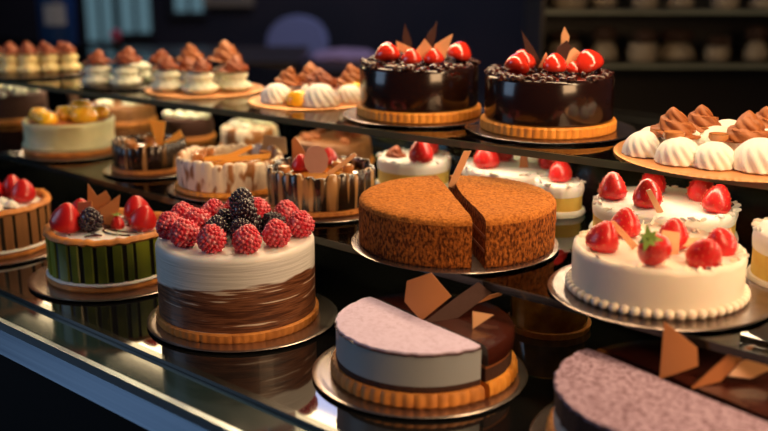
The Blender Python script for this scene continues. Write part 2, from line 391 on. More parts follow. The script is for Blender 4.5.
# ---------------- cakes on the lower deck ----------------
# 1. berry cake
c = (-.968, .812, PZ); plate(.125, (-.958, .812, 0), 'round silver plate under the white and chocolate swirl berry cake')
t = thing('berry_cake', 'tall white cake with swirled chocolate side, crowned with raspberries and blackberries', 'cake', c)
R = .1045
part('crust', rev([(0, 0), (R-.001, 0), (R+.001, .003), (R+.001, .011), (R-.001, .0125), (0, .0125)], n=240, fn=flute(64, .014)), M['crust'], t)
part('mousse_body', rev([(0, .0126), (R-.002, .0126)]+[(R-.002, .0126+.089*k/12) for k in range(1, 13)]+[(R-.003, .1045), (R-.006, .1075), (R-.010, .108), (R*.5, .108), (0, .108)], n=160, mf=lambda i, j: 0 if j < 13 else 1), [M['swirl'], M['mousse']], t, 50)
top = (c[0], c[1], c[2]+.1078)
rl = [(-.060, -.040, 'left-front'), (-.025, -.066, 'front-left'), (.014, -.072, 'frontmost'), (.052, -.042, 'front-right'), (.076, .0, 'far right'), (.052, .050, 'right-back'), (.016, .072, 'back-right'), (-.082, -.008, 'far left'), (-.078, .034, 'left-back'), (-.046, .052, 'back-left'), (-.018, .068, 'rearmost'), (-.052, .012, 'inner left')]
for a, b, nme in rl:
    berry('rasp', off(top, a*1.04+.008, b), 'sugar-dusted raspberry at the %s of the ring on the tall berry cake' % nme, 'raspberries on the tall berry cake', tilt=(random.uniform(-.25, .25), random.uniform(-.25, .25)), s=1.1)
for a, b, u, nme in [(-.026, -.022, 0, 'low left blackberry near the front raspberries'), (-.018, .022, 0, 'low back-left blackberry'), (.014, -.030, 0, 'low front blackberry between the raspberries'), (.020, .012, 0, 'low middle blackberry'), (.048, .014, 0, 'right-hand blackberry beside the raspberries'), (.006, -.002, .019, 'blackberry topping the middle of the pile'), (-.002, .036, .022, 'highest blackberry at the back of the pile')]:
    berry('black', off(top, a+.006, b, u), nme+' on the tall berry cake', 'blackberries on the tall berry cake', tilt=(random.uniform(-.5, .5), random.uniform(-.5, .5)), s=1.08)

# 2. and 3. tarts with upright panels
def tart(c, R, H, label, panel, seedv, gapf):
    random.seed(seedv)
    t = thing('fruit_tart', label, 'tart', c)
    n = 288; pat = []; 
    while len(pat) < n:
        pat += [0]*random.randint(3, 9)+[1]*random.choice(gapf)
    pat = pat[:n]
    part('biscuit_base', rev([(0, 0), (R+.001, 0), (R+.003, .003), (R+.002, .008), (0, .008)], n=160, fn=nfn(.002, 60)), M['crust'], t)
    part('cream_line', rev([(0, .0081), (R+.001, .0081), (R+.003, .0105), (R+.0005, .013), (0, .013)], n=160, fn=nfn(.0015, 90)), M['cream'], t)
    w_ = [1 if pat[int(i) % n] else 0 for i in range(n)]
    part('panel_wall', rev([(R*.9, .0131), (R, .0131), (R, H*.5), (R, H-.006), (R*.9, H-.006), (R*.9, .0131)], n=n, fn=lambda r, z, q: (r-(.002 if r > R*.95 and w_[int(round(q/(2*pi)*n)) % n] else 0), z), mf=lambda i, j: pat[i]), [panel, M['darkp']], t, 30)
    part('rim', rev([(R*.88, H-.009), (R+.000, H-.0059), (R+.003, H-.003), (R+.001, H+.001), (R*.955, H+.003), (R*.90, H+.0015), (R*.88, H-.003), (R*.88, H-.009)], n=200, fn=lambda r, z, q: (r+.0018*noise.noise(Vector((cos(q)*9, sin(q)*9, z*60))), z+.0022*noise.noise(Vector((cos(q)*8, sin(q)*8, 3))))), M['crust'], t, 60)
    part('cream_filling', rev([(0, .019), (R*.875, .019), (R*.875, H-.007), (R*.6, H-.003), (R*.3, H-.001), (0, H-.001)], n=96, fn=lambda r, z, q: (r, z+(.002*noise.noise(Vector((r*cos(q)*60, r*sin(q)*60, 1))) if z > .03 else 0))), M['cream'], t, 60)
    bm = bmesh.new()
    for s in range(5):
        prev = None; ph = random.uniform(0, 6)
        for i in range(46):
            u = i/45; x = (u*2-1)*R*.8*cos(s*.7)+.012*sin(u*17+ph); y = (u*2-1)*R*.8*sin(s*.7)+.012*cos(u*14+ph)
            p = Vector((x, y, H-.0005))
            row = [bm.verts.new(p+Vector((cos(k*pi/3)*.0016*cos(s), cos(k*pi/3)*.0016*sin(s), sin(k*pi/3)*.0014))) for k in range(6)]
            if prev:
                for k in range(6): bm.faces.new((prev[k], prev[(k+1) % 6], row[(k+1) % 6], row[k]))
            else: bm.faces.new(row)
            prev = row
        bm.faces.new(prev)
    part('chocolate_drizzle', bm, M['choctop'], t, 60)
    return t
plate(.118, (-1.234, .795, 0), 'silver plate under the green striped berry tart')
cg = (-1.240, .800, PZ); tart(cg, .090, .074, 'round tart with green striped side, cream filling, red berries and chocolate shards', M['greenp'], 3, [2, 3, 3, 4])
tg = (cg[0], cg[1], cg[2]+.0715)
berry('big', off(tg, -.058, -.018), 'large glossy red berry at the left of the green tart', s=1.2, tilt=(0, -.2))
berry('big', off(tg, -.048, .030), 'red berry at the back left of the green tart', s=1.0)
berry('big', off(tg, -.030, .006), 'small red berry wedged behind the blackberry on the green tart', s=.62)
berry('black', off(tg, -.019, -.024), 'single blackberry in the middle of the green tart', s=1.18)
berry('straw', off(tg, .016, -.010), 'small leafy-topped strawberry by the blackberry on the green tart', s=.62, leaf=1)
berry('big', off(tg, .034, .034), 'red berry at the back right of the green tart', s=1.15)
berry('big', off(tg, .050, -.012), 'glossy red berry at the right front of the green tart', s=1.08, tilt=(.1, .3))
tr = [(-.012, 0), (.012, 0), (.014, .030), (-.016, .040)]
sheet('chocolate_shard', [(-.018, 0), (.008, 0), (.018, .040), (.012, .052), (-.001, .044), (-.013, .064)], .0022, M['shard'], off(tg, -.018, .018, -.002), (0, 0, face(10)), 'tallest pointed milk chocolate shard on the green tart')
sheet('chocolate_shard', [(-.018, 0), (.010, 0), (.012, .040), (-.014, .036)], .0022, M['shard'], off(tg, -.034, .008, -.002), (0, 0, face(-25)), 'left darker chocolate shard on the green tart')
sheet('chocolate_shard', [(-.016, 0), (.014, 0), (.022, .048), (-.012, .026)], .0022, M['shard'], off(tg, -.004, .006, -.002), (0, 0, face(15)), 'right slanting chocolate shard on the green tart')

plate(.118, (-1.505, .752, 0), 'plate under the brown striped tart at the left edge of the photo')
cb = (-1.510, .757, PZ); tart(cb, .093, .074, 'round tart with brown striped biscuit side and red berries, at the far left', M['brownp'], 5, [2, 2, 3])
tb = (cb[0], cb[1], cb[2]+.0715)
berry('big', off(tb, .024, .040), 'red berry at the back of the brown striped tart', s=1.05)
berry('big', off(tb, .055, .005), 'red berry at the right rim of the brown striped tart', s=1.08)
berry('big', off(tb, -.004, .030), 'red berry at the left of the brown striped tart', s=.95)
berry('black', off(tb, .004, -.006), 'blackberry on the brown striped tart')
for k, (a, b) in enumerate([(.026, -.016), (.048, -.036), (.028, -.048)]):
    pastry(W_FLAT, off(tb, a, b, -.001), ['cream rosette by the red berries on the brown striped tart', 'cream rosette at the right front of the brown striped tart', 'cream rosette at the front of the brown striped tart'][k], 'cream rosette', s=.42)

# 4. cut cakes: one powdered half and one glazed half each
def half_cake_pair(c, R, cut, gap, lab_powder, lab_choc, variant, rot2=0):
    a0 = radians(cut); nrm = Vector((-sin(a0), cos(a0)))
    # powdered front half spans angles a0+180 .. a0+360
    H = .062
    t = thing('half_cake', lab_powder, 'cake', (c[0], c[1], c[2])); T0, T1 = a0+pi, a0+2*pi
    k = dict(t0=T0, t1=T1, n=140)
    part('crust', rev([(0, 0), (R, 0), (R+.003, .003), (R+.0025, .012), (R, .0165), (0, .0165)], fn=flute(52, .022), **k), M['crust'], t)
    if variant == 0:
        part('dark_layer', rev([(0, .0166), (R-.002, .0166), (R-.0015, .020), (R-.002, .0235), (0, .0235)], fn=nfn(.0012, 80), **k), M['sponge'], t)
        part('mousse_body', rev([(0, .0236), (R-.002, .0236), (R-.002, .040), (R-.002, H-.004), (0, H-.004)], **k), M['bluemousse'], t)
        part('chocolate_edge', rev([(0, H-.0039), (R-.001, H-.0039), (R-.0008, H-.002), (0, H-.002)], fn=nfn(.0015, 120), **k), M['choctop'], t)
        part('powder_top', rev([(0, H-.0019), (R-.0025, H-.0019), (R-.003, H), (R*.8, H+.0008), (R*.5, H+.0005), (0, H)], fn=nfn(.002, 120), **k), M['powder'], t)
    else:
        part('cream_band', rev([(0, .0166), (R-.002, .0166), (R-.001, .024), (R-.002, .032), (0, .032)], **k), M['bluemousse'], t)
        part('sponge_layer', rev([(0, .0321), (R-.002, .0321), (R-.002, .045), (R-.002, H-.004), (0, H-.004)], fn=nfn(.002, 90), **k), M['sponge'], t)
        part('powder_top', rev([(0, H-.0039), (R-.001, H-.0039), (R-.001, H), (R*.8, H+.001), (R*.5, H+.0005), (0, H)], fn=nfn(.004, 220), **k), M['powder2'], t, 25)
    c2 = (c[0]+nrm.x*gap, c[1]+nrm.y*gap, c[2])
    t2 = thing('half_cake', lab_choc, 'cake', c2); T0, T1 = a0+radians(rot2), a0+pi
    k = dict(t0=T0, t1=T1, n=140); H2 = H-.003
    part('crust', rev([(0, 0), (R, 0), (R+.003, .003), (R+.0025, .012), (R, .0165), (0, .0165)], fn=flute(52, .022), **k), M['crustpale'], t2)
    part('sponge_layer', rev([(0, .0166), (R-.003, .0166), (R-.003, .032), (0, .032)], fn=nfn(.001, 90), **k), M['sponge'], t2)
    part('cream_layer', rev([(0, .0321), (R-.003, .0321), (R-.003, .036), (0, .036)], **k), M['mocha'], t2)
    part('glaze', rev([(0, .0361), (R-.001, .0361), (R, .040), (R, H2-.004), (R-.004, H2), (R*.8, H2+.001), (R*.55, H2), (R*.3, H2+.001), (0, H2)], fn=lambda r, z, q: (r+(.002*noise.noise(Vector((cos(q)*5, sin(q)*5, z*60))) if r > R*.95 else 0), z), **k), M['ganache'], t2, 60)
    return t, t2
plate(.124, (-.672, .830, 0), 'silver plate under the lilac and chocolate half cakes')
ch = (-.671, .832, PZ)
half_cake_pair(ch, .100, -10.5, .008, 'lilac powdered half cake with grey-white side and fluted crust, in the front middle', 'dark glazed half cake behind the lilac powdered half, front middle', 0)
th = (ch[0], ch[1], ch[2]+.060)
sheet('chocolate_shard', [(-.024, .020), (-.002, .0), (.030, .030), (.006, .056), (-.022, .044)], .0025, M['shard'], off(th, .002, .006, -.002), (radians(-12), 0, face(-14)), 'folded milk chocolate leaf standing on the dark half cake, front middle', bend=6)
sheet('chocolate_shard', [(-.045, .0), (.0, .002), (.045, .026), (.030, .040), (.002, .026)], .0025, M['sharddark'], off(th, .042, .010, -.002), (radians(-20), 0, face(18)), 'long dark chocolate blade leaning right on the dark half cake, front middle')
sheet('chocolate_shard', [(-.024, -.004), (.024, .010), (.026, .014), (-.020, .004)], .0025, M['shard'], off(th, .070, .028, .010), (0, 0, face(10)), 'thin orange-brown chocolate stick at the back of the dark half cake')
sheet('chocolate_shard', [(-.010, 0), (.014, .016), (-.010, .020)], .002, M['shardpale'], off(th, .066, -.022, -.001), (radians(-20), 0, face(0)), 'small pale caramel triangle on the dark half cake, front middle')

plate(.140, (-.371, .855, 0), 'silver plate under the mauve half cake at the bottom right', 'platedark')
ck = (-.368, .857, PZ)
half_cake_pair(ck, .122, -12, .016, 'mauve powdered half cake with dark crumb side, cut off by the bottom right corner', 'dark chocolate half cake behind the mauve half, bottom right', 1)
tk = (ck[0], ck[1], ck[2]+.060)
sheet('chocolate_shard', [(-.014, .0), (.022, .016), (.020, .034), (-.013, .058)], .003, M['shard'], off(tk, .000, .026, -.002), (radians(-10), 0, face(-12)), 'upright red-brown chocolate triangle on the bottom right half cake', bend=5)
sheet('chocolate_shard', [(-.032, 0), (.0, .004), (.040, .036), (.012, .030)], .003, M['mocha'], off(tk, .042, .014, -.002), (radians(-15), 0, face(14)), 'olive-brown chocolate blade on the bottom right half cake')
sheet('chocolate_shard', [(-.024, .004), (.0, .0), (.022, .008), (.022, .020), (-.006, .018)], .003, M['shard'], off(tk, .072, .016, .004), (radians(-30), 0, face(8)), 'rounded red-brown chocolate piece at the right of the bottom right half cake')

# cake added to stand in for a mirrored cake under the middle shelf
cc = (-.640, 1.055, 0)
t = thing('round_cake', 'dim olive and brown cake added on the lower deck, standing in for a reflection', 'cake', cc)
part('crust', rev([(0, 0), (.052, 0), (.054, .008), (0, .008)], n=100, fn=flute(30, .02)), M['crust'], t)
part('side', rev(disc_profile(.050, .050)[1:] and [(0, .0081), (.050, .0081), (.050, .052), (.046, .055), (0, .055)], n=80), M['amber'], t)

# ---------------- cakes on the middle shelf ----------------
def on_mid(x, y, up=PZ): return (x, y, M_+up)
# cut cocoa cake
plate(.135, on_mid(-.755, 1.002, 0), 'wide silver plate under the cut cocoa-dusted cake')
co = on_mid(-.761, 1.004)
a0 = radians(-41.3); R = .121; H = .061
def cocoa_half(loc, t0, t1, label):
    t = thing('cocoa_half_cake', label, 'cake', loc)
    p = [(0, 0), (R-.002, 0), (R, .002)]+[(R, .002+.051*k/14) for k in range(1, 15)]+[(R-.001, H-.004), (R-.003, H-.002), (R-.008, H)]+[(R*(.92-.09*k), H+.001) for k in range(1, 10)]+[(0, H+.001)]
    part('crumb_coat', rev(p, t0=t0, t1=t1, n=220, fn=lambda r, z, q: (r+(.0014*noise.noise(Vector((r*cos(q)*320, r*sin(q)*320, z*110))) if r > R*.9 else 0), z+(.0012*noise.noise(Vector((r*cos(q)*260, r*sin(q)*260, 7))) if z > H-.003 and r > .01 else 0)), mf=lambda i, j: 0 if j < 16 else 1), [M['cocoashade'], M['cocoa']], t, 70)
    # layers on the cut faces
    bm = bmesh.new()
    for tt, sg in ((t0, -1), (t1, 1)):
        d = Vector((cos(tt), sin(tt), 0)); nn = Vector((-sin(tt), cos(tt), 0))*sg
        for z0, z1 in ((.018, .022), (.036, .040)):
            vs = [bm.verts.new(d*x+nn*e+Vector((0, 0, z))) for x in (.004, R-.004) for z in (z0, z1) for e in (-.0005, .0008)]
            for f in ((0, 1, 3, 2), (4, 6, 7, 5), (0, 4, 5, 1), (2, 3, 7, 6), (0, 2, 6, 4), (1, 5, 7, 3)): bm.faces.new([vs[i] for i in f])
    part('cream_layers', bm, M['mocha'], t)
    return t
cocoa_half(co, a0+pi, a0+2*pi, 'larger left half of the orange-brown cocoa-dusted cake')
g = .007; cocoa_half((co[0]+.012*RX, co[1]+.012*RY, co[2]), a0+radians(2), a0+pi-radians(3), 'right half of the orange-brown cocoa-dusted cake, beyond the cut')
sheet('wafer_stick', [(-.0045, 0), (.0045, 0), (.0055, .056), (-.0035, .052)], .0025, M['shardpale'], off(co, .002, .058, .057), (0, radians(22), face(0)), 'slanting caramel wafer stick rising from the cut of the cocoa cake', 'wafer stick')

# strawberry cakes
def pearls(t, R, r, n, m, a0=0, a1=2*pi):
    bm = bmesh.new(); ball(bm, (0, 0, r*.9), r, 2, (1, 1, .92)); me = mesh_of(bm, 'icing_pearl', m, 80)
    for i in range(n):
        a = a0+(a1-a0)*i/n; link('icing_pearl', me, (R*cos(a), R*sin(a), 0), (0, 0, a), t)
def curls(t, R, H, n, m, rnd):
    bm = bmesh.new()
    for i in range(n):
        a = rnd.uniform(0, 2*pi); r = R*rnd.uniform(.93, 1.0)
        rot = Matrix.Rotation(rnd.uniform(0, 6), 3, 'Z') @ Matrix.Rotation(rnd.uniform(-.8, .8), 3, 'X')
        ball(bm, (r*cos(a), r*sin(a), H+rnd.uniform(-.001, .002)), .0042, 1, (1.5, .25, .8), rot)
    part('white_shavings', bm, m, t, 30)['kind'] = 'stuff'
plate(.124, on_mid(-.466, 1.002, 0), 'dark reflective plate under the white strawberry cake', 'platedark')
cw = on_mid(-.471, 1.002); R = .094; H = .051
t = thing('strawberry_cake', 'ivory iced cake with beaded base, topped with strawberries, front right of middle shelf', 'cake', cw)
part('icing', rev([(0, 0), (R, 0), (R, .02), (R, H-.006), (R-.001, H-.001), (R-.004, H+.001), (R-.009, H-.002), (R*.5, H-.003), (0, H-.003)], n=160, fn=lambda r, z, q: (r, z+(.0025*noise.noise(Vector((cos(q)*7, sin(q)*7, 2))) if z > H-.008 and r > R*.9 else 0))), M['ivory'], t, 60)
pearls(t, R+.0015, .0058, 52, M['ivory'])
curls(t, R*.96, H, 46, M['ivory'], random.Random(4))
tw = (cw[0], cw[1], cw[2]+H-.0035)
for a, b, lf, tl, nme in [(-.066, -.004, 0, (.1, -.2), 'at the left edge'), (-.018, -.052, 2, (-.9, .4), 'lying with its leaf showing at the front'), (.030, -.055, 0, (.5, .1), 'at the front right'), (.068, -.014, 0, (.2, .5), 'at the right edge'), (-.026, .050, 0, (0, 0), 'at the back left'), (.016, .002, 0, (0, 0), 'in the middle behind the chocolate square')]:
    berry('straw', off(tw, a, b, 0 if not lf else .012), 'strawberry %s of the ivory beaded cake' % nme, 'strawberries on the ivory beaded cake', s=1.08 if lf == 0 else 1.05, tilt=tl, leaf=lf)
sheet('chocolate_shard', [(-.014, 0), (.012, .002), (.012, .026), (-.010, .028)], .003, M['shardpale'], off(tw, .002, -.034, .002), (radians(-15), radians(8), face(20)), 'square caramel chocolate sheet standing amid the strawberries of the ivory cake')
sheet('chocolate_shard', [(-.035, 0), (.035, .004), (.022, .014), (-.030, .010)], .0025, M['shardpale'], off(tw, .022, -.016, .006), (radians(-50), 0, face(-10)), 'flat caramel chocolate piece behind the square one on the ivory cake')
sheet('chocolate_shard', [(-.003, 0), (.005, 0), (.003, .040), (-.002, .042)], .002, M['shardpale'], off(tw, -.028, -.004, .002), (0, radians(-42), face(0)), 'thin pale chocolate strip leaning left on the ivory cake')
sheet('chocolate_shard', [(-.010, 0), (.014, .004), (.002, .020)], .0025, M['shardpale'], off(tw, .080, .012, .0), (0, 0, face(30)), 'small cream-coloured triangle at the right rim of the ivory cake')

def layer_cake(c, R, label, H=.05, nb=26, choc=True, seed=1):
    t = thing('lemon_layer_cake', label, 'cake', c)
    part('cream_base', rev([(0, 0), (R+.002, 0), (R+.004, .004), (R+.002, .009), (0, .009)], n=100, fn=nfn(.0015, 70)), M['cream'], t, 60)
    part('lemon_layer', rev([(0, .0091), (R-.001, .0091), (R-.001, .018), (R-.001, H*.62), (0, H*.62)], n=96), M['lemon'], t)
    part('cream_top', rev([(0, H*.62+.0001), (R, H*.62+.0001), (R+.001, H*.8), (R, H-.003), (R-.003, H), (R*.6, H), (0, H)], n=120, fn=nfn(.0012, 60)), M['cream'], t, 60)
    curls(t, R, H, nb, M['cream'], random.Random(seed))
    return t
cs = on_mid(-.568, 1.216, .0001)
layer_cake(cs, .093, 'lemon layer cake with strawberries behind the ivory beaded cake', .046, 60, seed=2)
ts = (cs[0], cs[1], cs[2]+.0455)
for a, b, nme in [(-.066, .018, 'at the left edge'), (-.028, -.025, 'left of the middle'), (-.002, .055, 'at the back'), (.052, .018, 'at the back right'), (.050, -.048, 'at the right front')]:
    berry('straw', off(ts, a, b), 'strawberry %s of the lemon layer cake behind the ivory cake' % nme, 'strawberries on the lemon layer cake', s=1.15, tilt=(random.uniform(-.3, .3), random.uniform(-.3, .3)))
for k, (a, b) in enumerate([(.074, -.014), (.08, -.03), (.068, -.034)]):
    sheet('chocolate_curl', [(-.006, 0), (.006, .002), (.004, .006), (-.004, .005)], .0015, M['sharddark'], off(ts, a, b, .001), (radians(-30), 0, face(40*k)), ['small dark chocolate curl nearest the right rim of the lemon layer cake', 'second dark chocolate curl on the right of the lemon layer cake', 'dark chocolate curl in front of the right strawberry on the lemon layer cake'][k], 'chocolate curl')
sheet('chocolate_shard', [(-.004, 0), (.004, 0), (.003, .035), (-.003, .036)], .0015, M['shardpale'], off(ts, -.020, -.055, .0), (0, radians(-30), face(0)), 'pale chocolate strip at the front of the lemon layer cake')
cr_ = on_mid(-.357, 1.146, .0001)
layer_cake(cr_, .060, 'lemon and cream cake with chocolate crumbs at the right edge of the photo', .062, 24, seed=9)
tr_ = (cr_[0], cr_[1], cr_[2]+.062)
sheet('chocolate_curl', [(-.008, 0), (.008, .002), (.005, .007), (-.005, .006)], .0015, M['sharddark'], off(tr_, -.030, -.015, 0), (radians(-30), 0, face(20)), 'dark chocolate curl on the cake at the right edge of the photo', 'chocolate curl')

# small lemon cakes behind the cocoa cake
cs2 = on_mid(-.735, 1.225, .0001)
layer_cake(cs2, .034, 'small round lemon and cream cake with one strawberry, right behind the cocoa cake', .047, 16, seed=5)
berry('straw', off((cs2[0], cs2[1], cs2[2]+.0465), 0, 0), 'single strawberry on the small round lemon cake', s=1.05)
plate(.050, on_mid(-.845, 1.275, 0), 'small silver plate under the white raspberry cake behind the cocoa cake')
cs3 = on_mid(-.845, 1.262)
layer_cake(cs3, .075, 'white cream cake with raspberries behind the right half of the cocoa cake', .046, 44, seed=6)
ts3 = (cs3[0], cs3[1], cs3[2]+.0455)
for a, b, nme in [(-.010, .035, 'at the back'), (-.040, -.018, 'at the left'), (.056, -.024, 'at the right')]:
    berry('straw', off(ts3, a, b), 'red berry %s of the white cake behind the cocoa cake' % nme, 'berries on the white cake behind the cocoa cake', s=1.15)
sheet('wafer_stick', [(-.030, 0), (.030, .010), (.030, .014), (-.030, .006)], .002, M['shardpale'], off(ts3, .040, .030, .008), (0, 0, face(0)), 'pale wafer stick lying on the white cake behind the cocoa cake', 'wafer stick')
sheet('chocolate_shard', [(-.008, 0), (.006, 0), (.003, .028), (-.005, .034)], .002, M['shard'], off(ts3, .018, -.020, 0), (0, 0, face(0)), 'brown chocolate shard on the white cake behind the cocoa cake')
cs4 = on_mid(-1.000, 1.215, .0001)
layer_cake(cs4, .058, 'blurred white cream cake with two raspberries behind the left half of the cocoa cake', .048, 30, seed=8)
ts4 = (cs4[0], cs4[1], cs4[2]+.0475)
berry('straw', off(ts4, .022, .020), 'red berry at the back right of the blurred white cake', s=1.15)
berry('straw', off(ts4, .010, -.040), 'red berry at the front of the blurred white cake', s=1.2)
pastry(B_CONE2, off(ts4, -.030, .0), 'mocha curl on the blurred white cake behind the cocoa cake', 'cream curl', s=.8)

# drip cakes with a fence-like side
def fence_cake(c, R, label, m, H=.048, seed=1, crustm='crust', teeth=26):
    t = thing('fence_cake', label, 'cake', c); n = 208
    rnd = random.Random(seed); hs = [rnd.uniform(-.003, .004) for _ in range(teeth)]
    def top(q): k = int(q/(2*pi)*teeth) % teeth; u = (q/(2*pi)*teeth) % 1; return hs[k]+.003*(1-(2*u-1)**4)
    part('crust', rev([(0, 0), (R+.001, 0), (R+.005, .003), (R+.004, .008), (0, .009)], n=200, fn=flute(44, .02)), M[crustm], t)
    part('side_fence', rev([(R*.88, .0091), (R, .0091), (R+.001, H*.5), (R+.0015, H-.004), (R-.001, H), (R*.93, H), (R*.88, H-.008), (R*.88, .0091)], n=n, fn=lambda r, z, q: (r*(1+.012*abs(sin(q*teeth/2))), z+(top(q) if z > H*.6 else 0))), m, t, 60)
    part('glazed_filling', rev([(0, .0092), (R*.875, .0092), (R*.875, H-.010), (R*.6, H-.006), (0, H-.005)], n=80), M['amber'], t, 60)
    return t
plate(.078, on_mid(-1.412, 1.000, 0), 'silver plate under the small chocolate drip cake with orange wafers')
c1 = on_mid(-1.415, 1.004); fence_cake(c1, .060, 'small chocolate drip cake with two orange wafers, right of the yellow fruit cake', M['cdrip'], .046, 2)
k1 = (c1[0], c1[1], c1[2]+.040)
sheet('wafer_shard', [(-.004, 0), (.004, 0), (.013, .042), (-.015, .045)], .003, M['shardorange'], off(k1, .018, .0, -.001), (0, 0, face(0)), 'upright orange wafer wedge on the small chocolate drip cake', 'wafer')
sheet('wafer_shard', [(-.004, 0), (.004, -.004), (.040, .016), (.034, .028)], .003, M['shardorange'], off(k1, .022, -.012, .001), (radians(-10), 0, face(0)), 'slanting orange wafer wedge on the small chocolate drip cake', 'wafer')
for k, (a, b) in enumerate([(-.034, .010), (-.022, -.022), (-.030, -.008), (-.006, .030), (.036, .014)]):
    pastry(COIN, off(k1, a, b, -.001), 'glossy brown candied nut on the small chocolate drip cake', 'candy', 'candied nuts on the small chocolate drip cake', s=.9, sz=1.3)
plate(.104, on_mid(-1.204, 1.010, 0), 'silver plate under the cream drip cake')
c2 = on_mid(-1.209, 1.010); fence_cake(c2, .082, 'drip cake with cream side streaked with caramel and crossed orange wafers on top', M['wdrip'], .050, 4, 'crustpale', 30)
k2 = (c2[0], c2[1], c2[2]+.045)
sheet('wafer_shard', [(-.040, 0), (.0, .001), (.036, .020), (.034, .026), (-.004, .010), (-.040, .006)], .003, M['shardorange'], off(k2, .002, -.022, .001), (radians(-25), 0, face(0)), 'upper long orange wafer on the cream drip cake', 'wafer')
sheet('wafer_shard', [(-.036, 0), (.044, .008), (.046, .016), (-.010, .010)], .003, M['shardorange'], off(k2, .022, -.038, .001), (radians(-25), 0, face(-4)), 'lower long orange wafer on the cream drip cake', 'wafer')
for k, (a, b) in enumerate([(-.050, .02), (-.040, .036), (.054, .018), (-.05, -.004)]):
    pastry(COIN, off(k2, a, b, -.001), 'glossy dark candied nut on the cream drip cake', 'candy', 'candied nuts on the cream drip cake', s=1.0, sz=1.4)
plate(.100, on_mid(-1.016, 1.022, 0), 'silver plate under the chocolate drip cake with the red berry')
c3 = on_mid(-1.020, 1.024); fence_cake(c3, .078, 'chocolate drip cake with gold streaks and a red berry, left of the cocoa cake', M['cdrip'], .056, 6, 'crust', 28)
k3 = (c3[0], c3[1], c3[2]+.050)
berry('big', off(k3, -.030, .005, -.001), 'glossy red berry on the chocolate drip cake left of the cocoa cake', s=.75)
berry('big', off(k3, .008, .055, -.001), 'red berry at the back of the chocolate drip cake left of the cocoa cake', s=.75)
ell = [(.018*cos(a), .020+.022*sin(a)) for a in [i*2*pi/14 for i in range(14)]]
sheet('chocolate_disc', ell, .003, M['shardpink'], off(k3, -.006, -.012, -.001), (radians(-8), 0, face(8)), 'rough pinkish-brown chocolate disc standing on the drip cake left of the cocoa cake', 'chocolate disc')
sheet('wafer_stick', [(-.004, 0), (.004, -.002), (.044, .028), (.040, .032)], .0025, M['shardpale'], off(k3, .010, -.020, 0), (0, 0, face(0)), 'slanting gold wafer stick on the drip cake left of the cocoa cake', 'wafer stick')
sheet('chocolate_shard', [(-.009, 0), (.007, 0), (.010, .022), (-.004, .046), (-.010, .040)], .0025, M['shard'], off(k3, -.036, .040, -.001), (0, 0, face(0)), 'brown pointed chocolate shard at the back of the drip cake left of the cocoa cake')
sheet('chocolate_shard', [(-.022, 0), (.022, 0), (.020, .026), (-.016, .030)], .0025, mat('dull_beige_sheet', (.42, .28, .16), .5), off(k2, .064, .052, -.002), (0, 0, face(-10)), 'dull beige chocolate sheet standing between the cream and chocolate drip cakes')
for k, (a, b) in enumerate([(-.012, .028), (.024, .022), (.040, .0), (-.054, -.006), (.030, .044)]):
    pastry(COIN, off(k3, a, b, -.001), 'glossy candied nut on the chocolate drip cake left of the cocoa cake', 'candy', 'candied nuts on the drip cake left of the cocoa cake', s=.9, sz=1.5)

# yellow fruit cake
plate(.104, on_mid(-1.655, 1.006, 0), 'pale plate under the yellow apricot cake')
cy = on_mid(-1.662, 1.004); R = .083
t = thing('apricot_cake', 'pale round cake topped with glossy yellow apricot halves, far left of middle shelf', 'cake', cy)
part('crust', rev([(0, 0), (R-.002, 0), (R+.002, .003), (R+.002, .009), (R, .010), (0, .010)], n=120, fn=nfn(.003, 50)), M['crust'], t, 60)
part('fondant_side', rev([(0, .0101), (R+.001, .0101), (R+.003, .015), (R-.002, .021), (R-.001, .048), (R+.001, .056), (R-.003, .060), (R-.010, .056), (0, .056)], n=120, fn=nfn(.002, 30)), M['paleside'], t, 60)
part('crumb_top', rev([(0, .0561), (R-.012, .0561), (R-.02, .059), (0, .060)], n=80, fn=nfn(.003, 60)), M['mocha'], t, 60)
ty = (cy[0], cy[1], cy[2]+.059)
for a, b, u, s_, nme in [(-.058, .008, 0, 1, 'at the left edge'), (-.040, -.026, 0, 1, 'at the left front'), (-.022, -.052, 0, 1.05, 'at the front'), (-.012, .020, .0, 1.05, 'left of the middle'), (.010, .048, .004, 1.25, 'topmost at the back'), (.038, -.030, 0, 1.45, 'largest, at the right front'), (.052, .020, 0, 1.1, 'at the right back'), (.004, -.014, 0, .85, 'small one in the middle')]:
    s_ *= 1.12; pastry(FRUIT, off(ty, a, b, u), 'glossy yellow apricot half, %s, on the apricot cake' % nme, 'apricot', 'apricot halves on the pale cake', s=s_, sz=s_*.9)

# back row of the middle shelf, far out of focus
def back_cake(x, y, R, H, m1, m2, label, blobs, bm_):
    c = on_mid(x, y, .0001); t = thing('round_cake', label, 'cake', c)
    part('base', rev([(0, 0), (R, 0), (R+.003, .006), (R, .012), (0, .012)], n=64, fn=flute(24, .02)), M['crust'], t)
    part('side', rev([(0, .0121), (R-.002, .0121), (R-.001, H*.6), (R-.002, H-.003), (R-.006, H), (0, H)], n=64, fn=nfn(.003, 40)), M[m1], t, 60)
    bm = bmesh.new(); rnd = random.Random(int(-x*1000))
    for k in range(blobs):
        a = rnd.uniform(0, 6.28); r = R*sqrt(rnd.uniform(0, .7)); ball(bm, (r*cos(a), r*sin(a), H+.002), rnd.uniform(.007, .013), 1, (1.3, 1, .8))
    part('topping', bm, M[bm_], t, 60)['kind'] = 'stuff'; return t
back_cake(-1.590, 1.225, .050, .046, 'sponge', 'mint', 'blurred pale green cream cake behind the orange wafer wedge', 14, 'mint')
back_cake(-1.430, 1.245, .055, .044, 'wdrip', 'cream', 'blurred pale cream cake second from the left in the back row', 12, 'mint')
back_cake(-1.215, 1.250, .070, .046, 'brownp', 'cream', 'blurred tan cake behind the cream drip cake', 14, 'mocha')
